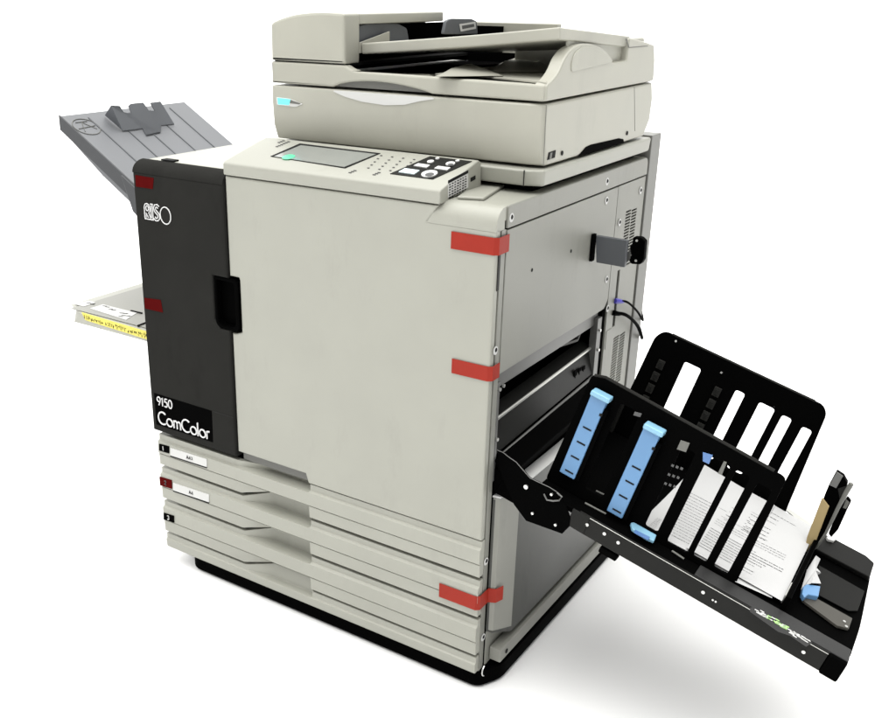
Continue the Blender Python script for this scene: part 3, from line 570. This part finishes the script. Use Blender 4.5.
g = G(); g.tube([W(-.112, VF + .003, .2640), W(-.09, VF + .003, .2705), W(.268, VF + .003, .2550)], .0035, 8); part('fence_rim', g, 'charcoal', FF)
g = G(); g.tube([W(-.070, VB + .003, .2830), W(.262, VB + .003, .2830)], .003, 8); part('fence_rim', g, 'charcoal', BF)
# fence details: small latches and screws seen through and beside the slots
for u, w0, n in ((-.066, .10, 4), (.072, .10, 4)):
    g = G()
    for k in range(n):
        w = w0 + k * .032; g.box(u - .008, u + .008, VB - .006, VB - .0005, w, w + .022, 0, W); g.box(u - .004, u + .004, VB - .0075, VB - .0062, w + .004, w + .018, 1, W)
    part('fence_latch', g, ['charcoal', 'dgrey'], BF, .001)
for px, py in ((676, 341), (721.5, 372.5)): g = G(); g.disc(VV(px, py, VB - .0005), -TE[1], .0025, .0015, 8); part('screw', g, 'screw', BF)
g = G(); g.disc(VV(774, 407, VB - .0005), -TE[1], .0022, .001, 8); part('screw', g, 'ink', BF)
for q, mt in (([(635, 411.5), (642, 413.5), (640.5, 417), (633.5, 415)], 'inkl'), ([(681, 440), (690, 443), (686, 452), (677, 449)], 'grip'), ([(703, 452), (713, 455), (709, 464), (703, 461)], 'dblue'), ([(724, 461), (727, 462), (722, 475), (718, 473)], 'grip')):
    g = G(); g.slab([VV(*t, VF - .001) for t in q], TE[1] * -.002); part('fence_tab', g, mt, FF, .0005)
g = G()
for r in range(3):
    for c in range(3):
        px, py = 671 + c * 4.5 + r * -3.5, 466 + c * 1.5 + r * 9; a = VV(px, py, VF - .0008); g.slab([a, a + TE[0] * .005, a + TE[0] * .005 + TE[2] * .005, a + TE[2] * .005], TE[1] * -.0008, 0)
part('fence_print', g, 'inkl', FF)
# blue guides
for u0, u1, w0, w1, mtop in ((-.100, -.065, .040, .244, 0), (.021, .056, .014, .232, 0)):
    g = G(); v1 = VF - .0006; v0 = v1 - .016
    g.box(u0, u1, v0, v1, w0, w1 - .012, 0, W); BG = part('blue_paper_guide', g, 'blue', TR, .002)
    g = G(); g.box(u0 - .001, u1 + .006, v0 - .008, v1, w1 - .0115, w1, 0, W); part('guide_cap', g, 'bluel', BG, .003)
    g = G()
    for k in range(4): w = w0 + .010 + k * .036; g.box(u0 + .010, u1 - .006, v0 - .0008, v0 + .0005, w, w + .0035, 0, W)
    g.box(u1 - .004, u1 + .002, v0 - .001, v0 + .004, w1 - .046, w1 - .040, 0, W); g.box(u1 + .0003, u1 + .009, v0 + .004, v1, w0, w1 - .03, 1, W); part('guide_slots', g, ['ink', 'black'], BG)
q = [(629.5, 525.5), (634, 524.5), (656, 536), (653, 544), (646, 541), (631, 531.5)]
g = G(); g.slab([UV(*t, .004) for t in q], TE[2] * .008); part('guide_slider', g, 'bluel', TR, .002)
g = G(); g.slab([UV(*t, .0124) for t in [(635, 530), (650, 537.5), (648, 540.5), (634, 533)]], TE[2] * .001); part('slider_slot', g, 'dblue', TR)
g = G()
for a, b in (((585, 503), (606, 514)), ((593, 497), (611, 507)), ((596, 491), (613, 499)), ((672, 551), (684, 559)), ((694, 556), (707, 563))): g.tube([UV(*a, .002), UV(*b, .002)], .0022, 6)
part('floor_slots', g, 'grip', TR)
# end guide: black upright with a tan foam pad and a grey clip
v = .33
P3 = lambda px, py: VV(px, py, v)
g = G(); g.slab([P3(*t) for t in [(803, 556), (812, 530), (825, 494), (829, 484.5), (836, 471.5), (843, 476), (847, 483), (846, 490), (834, 512), (819, 545), (812, 553)]], TE[1] * .016); EG = part('end_guide', g, 'blackg', TR, .002)
g = G(); g.slab([VV(*t, v - .001) for t in [(829.5, 484.8), (837, 471.5), (843.2, 475.8), (836.5, 488)]], TE[1] * -.003); part('guide_top', g, 'galv', EG, .001)
g = G(); g.slab([VV(*t, v - .001) for t in [(838, 488.5), (846, 486), (840, 500)]], TE[1] * -.002); part('guide_rib', g, 'dgrey', EG, .0005)
g = G(); g.slab([VV(*t, v - .001) for t in [(822.5, 497), (829.5, 506), (815, 544), (804.5, 553), (807.5, 536)]], TE[1] * -.006); part('foam_pad', g, 'tan', EG, .001)
g = G(); g.tube([VV(*t, v - .006) for t in [(851.5, 483.5), (846.5, 492), (838, 508), (826, 533), (817, 547), (806, 553), (801, 558)]], [.005, .005, .004, .003, .003, .003, .002], 8); part('guide_lever', g, 'grip', EG)
g = G(); g.slab([VV(*t, v + .004) for t in [(847, 497), (851, 502), (848, 508), (838, 530), (831, 538), (828, 534), (836, 515)]], TE[1] * .012); CL = part('guide_clip', g, 'blackg', EG, .003)
g = G(); g.slab([VV(*t, v + .002) for t in [(846, 499.5), (849.5, 502.5), (846, 509), (842.5, 508)]], TE[1] * .0015); part('clip_pad', g, 'grip', CL, .001)
g = G(); g.slab([UV(*t, .013) for t in [(825.5, 538.5), (831, 538.5), (834, 535.5), (836.5, 539.5), (833, 543), (827, 541.5)]], TE[2] * .006); part('clip_foot', g, 'white', EG, .001)
g = G(); b0 = [(777.5, 610.5), (785, 612.5), (812, 556), (803, 556)]
lo = [UV(*t, .001) for t in [(780.5, 612), (785.5, 612.5), (808, 568), (803, 566)]]
g.box(.392, .402, .050, .330, -.001, .034, 0, W); part('end_wall', g, 'blackg', EG, .002)
g = G(); g.tube([W(.391, .07, .004), W(.391, .07, .022), W(.391, .12, .026)], .0015, 6); part('wire', g, 'metal', EG)
g = G(); g.slab([UV(*t, .006) for t in [(800.5, 591), (804, 588.5), (818, 590.5), (816, 601), (806, 599), (802, 602), (799.5, 598)]], TE[2] * .012); part('blue_catch', g, 'blue', EG, .002)
# rear rail strip
g = G(); g.slab([UV(*t, .0128) for t in [(780, 506.5), (784, 506), (812, 525), (809.5, 530)]], TE[2] * .002); part('rear_strip', g, 'metal', TR)
# hinge plates of the tray
hp = [(497, 450), (503, 452.5), (510, 458), (516, 462), (530, 478), (536, 481), (549, 487), (557, 492), (566, 507), (570, 518), (569, 527), (562, 534), (526, 521), (514, 505), (503, 480), (499, 468)]
me = plate([(F(*t, .03).x, F(*t, .03).z) for t in hp], [], .004, XZ(.03), .0008); HG = part('hinge_plate', me, 'black', TR)
g = G(); g.tube([F(*t, .0297) for t in hp[:8]], .0008, 6); part('plate_edge', g, 'galv', HG)
for q, r in (((526.5, 486.5), .005), ((533, 513), .003), ((556, 524.5), .003), ((552, 494), .003)): g = G(); g.disc(F(*q, .0298), (0, -1, 0), r, .004, 12); part('screw', g, 'screw', HG)
g = G(); g.tube([F(*t, .026) for t in [(544, 494), (547, 500), (553, 501), (559, 500.5), (562, 497), (557, 492.5)]], .0018, 6); part('spring', g, 'galv', HG)
g = G(); g.box(-.1175, -.110, .06, .39, -.001, .100, 0, W); g.box(-.138, -.104, .39, .4045, -.001, .115, 0, W); part('inner_wall', g, 'charcoal', TR, .003)
g = G(); g.hull([Vector(q) for q in [(.0, .046, .405), (.11, .046, .375), (.11, .05, .375), (.0, .05, .405)]], [Vector(q) for q in [(.0, .046, .46), (.09, .046, .46), (.09, .05, .46), (.0, .05, .46)]]); part('hinge_arm', g, 'black', TR)
# ================================================================= THINGS ON THE TRAY
def sheet(name, corners, lift, lines, curl=0.0, label='', seed=1, table=False, n=14, z0=0.0):
    a, b, c, d = corners; rn = random.Random(seed); V = []; Fc = []; g = G()
    def P(s, t, e=0.0):
        p = (a[0] * (1 - s) * (1 - t) + b[0] * s * (1 - t) + c[0] * s * t + d[0] * (1 - s) * t, a[1] * (1 - s) * (1 - t) + b[1] * s * (1 - t) + c[1] * s * t + d[1] * (1 - s) * t)
        h = lift + z0 * s + curl * (t ** 3) * (1 - .3 * s) + .0015 * math.sin(5 * s + seed) * math.sin(4 * t) + e
        return W(p[0], p[1], h)
    R = []
    for i in range(n + 1):
        s = i / n; R.append([P(s, j / n) for j in range(n + 1)] + [P(s, j / n, -.0004) for j in range(n, -1, -1)])
    g.rings(R, 0)
    def mark(s0, s1, t0, t1, mi):
        e = .0007; g.add([P(s0, t0, e), P(s1, t0, e), P(s1, t1, e), P(s0, t1, e)], [(0, 1, 2, 3)], mi)
    for t, s0, s1, w, mi in lines:
        s = s0
        while s < s1:
            l = rn.uniform(.01, .04) if w < .006 else s1 - s0; e_ = min(s + l, s1); mark(s, e_, t, t + w, mi); s = e_ + rn.uniform(.004, .012)
    o = part(name, g, ['paper', 'ink', 'inkl'], None); return tag(o, label, 'paper', 'papers lying in the black side tray')
rl = random.Random(11)
L = [(.90, .10, .80, .003, 1), (.845, .30, .62, .005, 1)] + [(.44 + .03 * k, .08, .85, .003, 1 if k % 3 else 2) for k in range(3)] + [(.36 - .033 * k, .08, .4 + .4 * rl.random(), .003, 2 if k % 2 else 1) for k in range(9)] + [(.76 - .045 * k, .34, .34 + .14 * rl.random(), .004, 1) for k in range(6)] + [(.78 - .06 * k, .14, .26, .003, 1) for k in range(5)] + [(.79, .10, .62, .0025, 1), (.56, .10, .62, .0025, 1)] + [(.36 - .033 * k, .08, .4 + .5 * rl.random(), .0045, 1) for k in range(9)] + [(.70 - .05 * k, .36, .60, .0045, 1) for k in range(4)]
sheet('printed_sheet', [(.190, .062), (.390, .062), (.388, .398), (.190, .398)],   .0125, L, .014, 'white printed form with a table, lying beside the foam padded end guide', 3)
L2 = [(.08 + .036 * k, .06, .4 + .5 * rl.random(), .004, 1 if k % 3 == 0 else 2) for k in range(17)]
sheet('printed_sheet', [(.118, .058), (.30, .064), (.29, .392), (.115, .390)], .0075, L2, .03, 'white sheet of printed lines seen through the narrow slots, its far edge curling up', 5)
sheet('blank_sheet', [(.085, .060), (.27, .058), (.28, .36), (.10, .375)], .004, [(.06 + .02 * k, .1, .25, .003, 2) for k in range(8)], .02, 'mostly blank white sheet lying lowest and furthest left, behind the second blue guide', 8)
sheet('loose_sheet', [(.300, .046), (.372, .060), (.372, .16), (.300, .16)], .0085, [], 0, 'small folded corner of white paper peeking out below the printed form', 9, n=8)
# torn crumpled paper beyond the end guide
g = G(); zz = [(801, 590), (807, 570), (816, 555.5), (820.5, 559), (815, 565.5), (821, 573), (815.5, 576), (821, 583.5), (812, 583), (804, 586)]
top = [UV(px, py, .012 + .006 * ((i * 7) % 3)) for i, (px, py) in enumerate(zz)]; c = sum(top, Vector()) / len(top) + TE[2] * .01
nn = len(top); g.add(top + [c] + [p - TE[2] * .001 for p in top] + [c - TE[2] * .001], [(i, (i + 1) % nn, nn) for i in range(nn)] + [(nn + 1 + (i + 1) % nn, nn + 1 + i, 2 * nn + 1) for i in range(nn)] + [(i, nn + 1 + i, nn + 1 + (i + 1) % nn, (i + 1) % nn) for i in range(nn)])
tag(part('torn_paper', g, 'paper', None), 'torn zigzag scrap of white paper standing right of the end guide', 'paper')
# cables plugged into the side slot, running round the post
def cable(pts, r, lab, plug):
    P = [Vector(p) for p in pts]; Q_ = []
    for i in range(len(P) - 1):
        p0, p1, p2, p3 = P[max(i - 1, 0)], P[i], P[i + 1], P[min(i + 2, len(P) - 1)]
        for k in range(6):
            t = k / 6; Q_.append(.5 * ((2 * p1) + (p2 - p0) * t + (2 * p0 - 5 * p1 + 4 * p2 - p3) * t * t + (3 * p1 - p0 - 3 * p2 + p3) * t ** 3))
    Q_.append(P[-1]); cp = bpy.data.objects.new('cable', None); COL.objects.link(cp); cp.location = P[-1]; tag(cp, lab, 'cable', 'cables from the side socket')
    g = G(); g.tube(Q_, r, 8); part('cord', g, 'blackg', cp); d = (P[1] - P[0]).normalized(); g = G(); g.tube([P[0] - d * .004, P[0] + d * .006, P[0] + d * .022, P[0] + d * .03], [.007, .007, .0055, .003], 8); part('plug', g, plug, cp)
cable([S(616, 301, .004), S(627, 302, .02), S(637, 311, .02), S(643, 320, .010), (-.03, .905, .63), (-.06, .91, .5), (-.08, .91, FLOOR + .006)], .0030, 'thin black cable with a blue plug, upper of the two bending round the post', 'purple')
cable([S(614, 313, .004), S(626, 315, .02), S(637, 325, .02), S(642, 338, .012), (-.02, .905, .56), (-.04, .91, .46), (-.05, .91, FLOOR + .006)], .0045, 'thick black cable with a black plug, lower of the two bending round the post', 'blackg')
# ================================================================= LIGHT, WORLD, CAMERA
w = bpy.data.worlds.new('World'); bpy.context.scene.world = w; w.use_nodes = True; bg = w.node_tree.nodes['Background']
nt = w.node_tree
def mth(op, *ins, clamp=False):
    n = nt.nodes.new('ShaderNodeMath'); n.operation = op; n.use_clamp = clamp
    for i, v in enumerate(ins):
        if isinstance(v, (int, float)): n.inputs[i].default_value = v
        else: nt.links.new(v, n.inputs[i])
    return n.outputs[0]
tcw = nt.nodes.new('ShaderNodeTexCoord'); sep = nt.nodes.new('ShaderNodeSeparateXYZ'); nt.links.new(tcw.outputs['Generated'], sep.inputs[0])
X_, Y_, Z_ = sep.outputs
up4 = mth('MULTIPLY', mth('POWER', mth('MAXIMUM', mth('ADD', mth('MULTIPLY', Z_, .985), mth('MULTIPLY', Y_, -.17)), 0.0), 5.0), WB_)          # soft overhead glow added in the world
back = mth('MULTIPLY', mth('MAXIMUM', mth('ADD', mth('MULTIPLY', X_, -.62), mth('MULTIPLY', Y_, .78)), 0.0), WC_)   # added back-left glow, no wall there; keeps the backdrop white
left = mth('MULTIPLY', mth('MAXIMUM', mth('MULTIPLY', X_, -1.0), 0.0), WL_)
tot = mth('ADD', mth('ADD', mth('ADD', up4, back), left), WA_)
bg.inputs['Color'].default_value = (1, .997, .975, 1); nt.links.new(tot, bg.inputs['Strength'])
def area(name, loc_, target, size, power, col=(1, 1, 1)):
    l = bpy.data.lights.new(name, 'AREA'); l.shape = 'RECTANGLE'; l.size, l.size_y = size; l.energy = power; l.color = col
    o = bpy.data.objects.new(name, l); COL.objects.link(o); o.location = loc_; o.rotation_euler = (Vector(target) - Vector(loc_)).to_track_quat('-Z', 'Y').to_euler(); return o
area('front_lamp', (-2.6, -3.0, 2.6), (-.4, 0, .6), (2, 2), 8, (1, .98, .94))
cam = bpy.data.cameras.new('Camera'); co = bpy.data.objects.new('Camera', cam); COL.objects.link(co); bpy.context.scene.camera = co
rot = Matrix((CR, CU, -CF)).transposed(); co.matrix_world = Matrix.Translation(CP) @ rot.to_4x4()
cam.sensor_width = 36; cam.lens = FOC * 36 / 896; cam.shift_x = (448 - PX) / 896; cam.shift_y = (PY - 359) / 896; cam.clip_end = 100; cam.clip_start = .01
sc = bpy.context.scene; sc.view_settings.view_transform = 'Standard'; sc.view_settings.look = 'None'; sc.view_settings.exposure = 0; sc.view_settings.gamma = 1
sc.cycles.max_bounces = 8
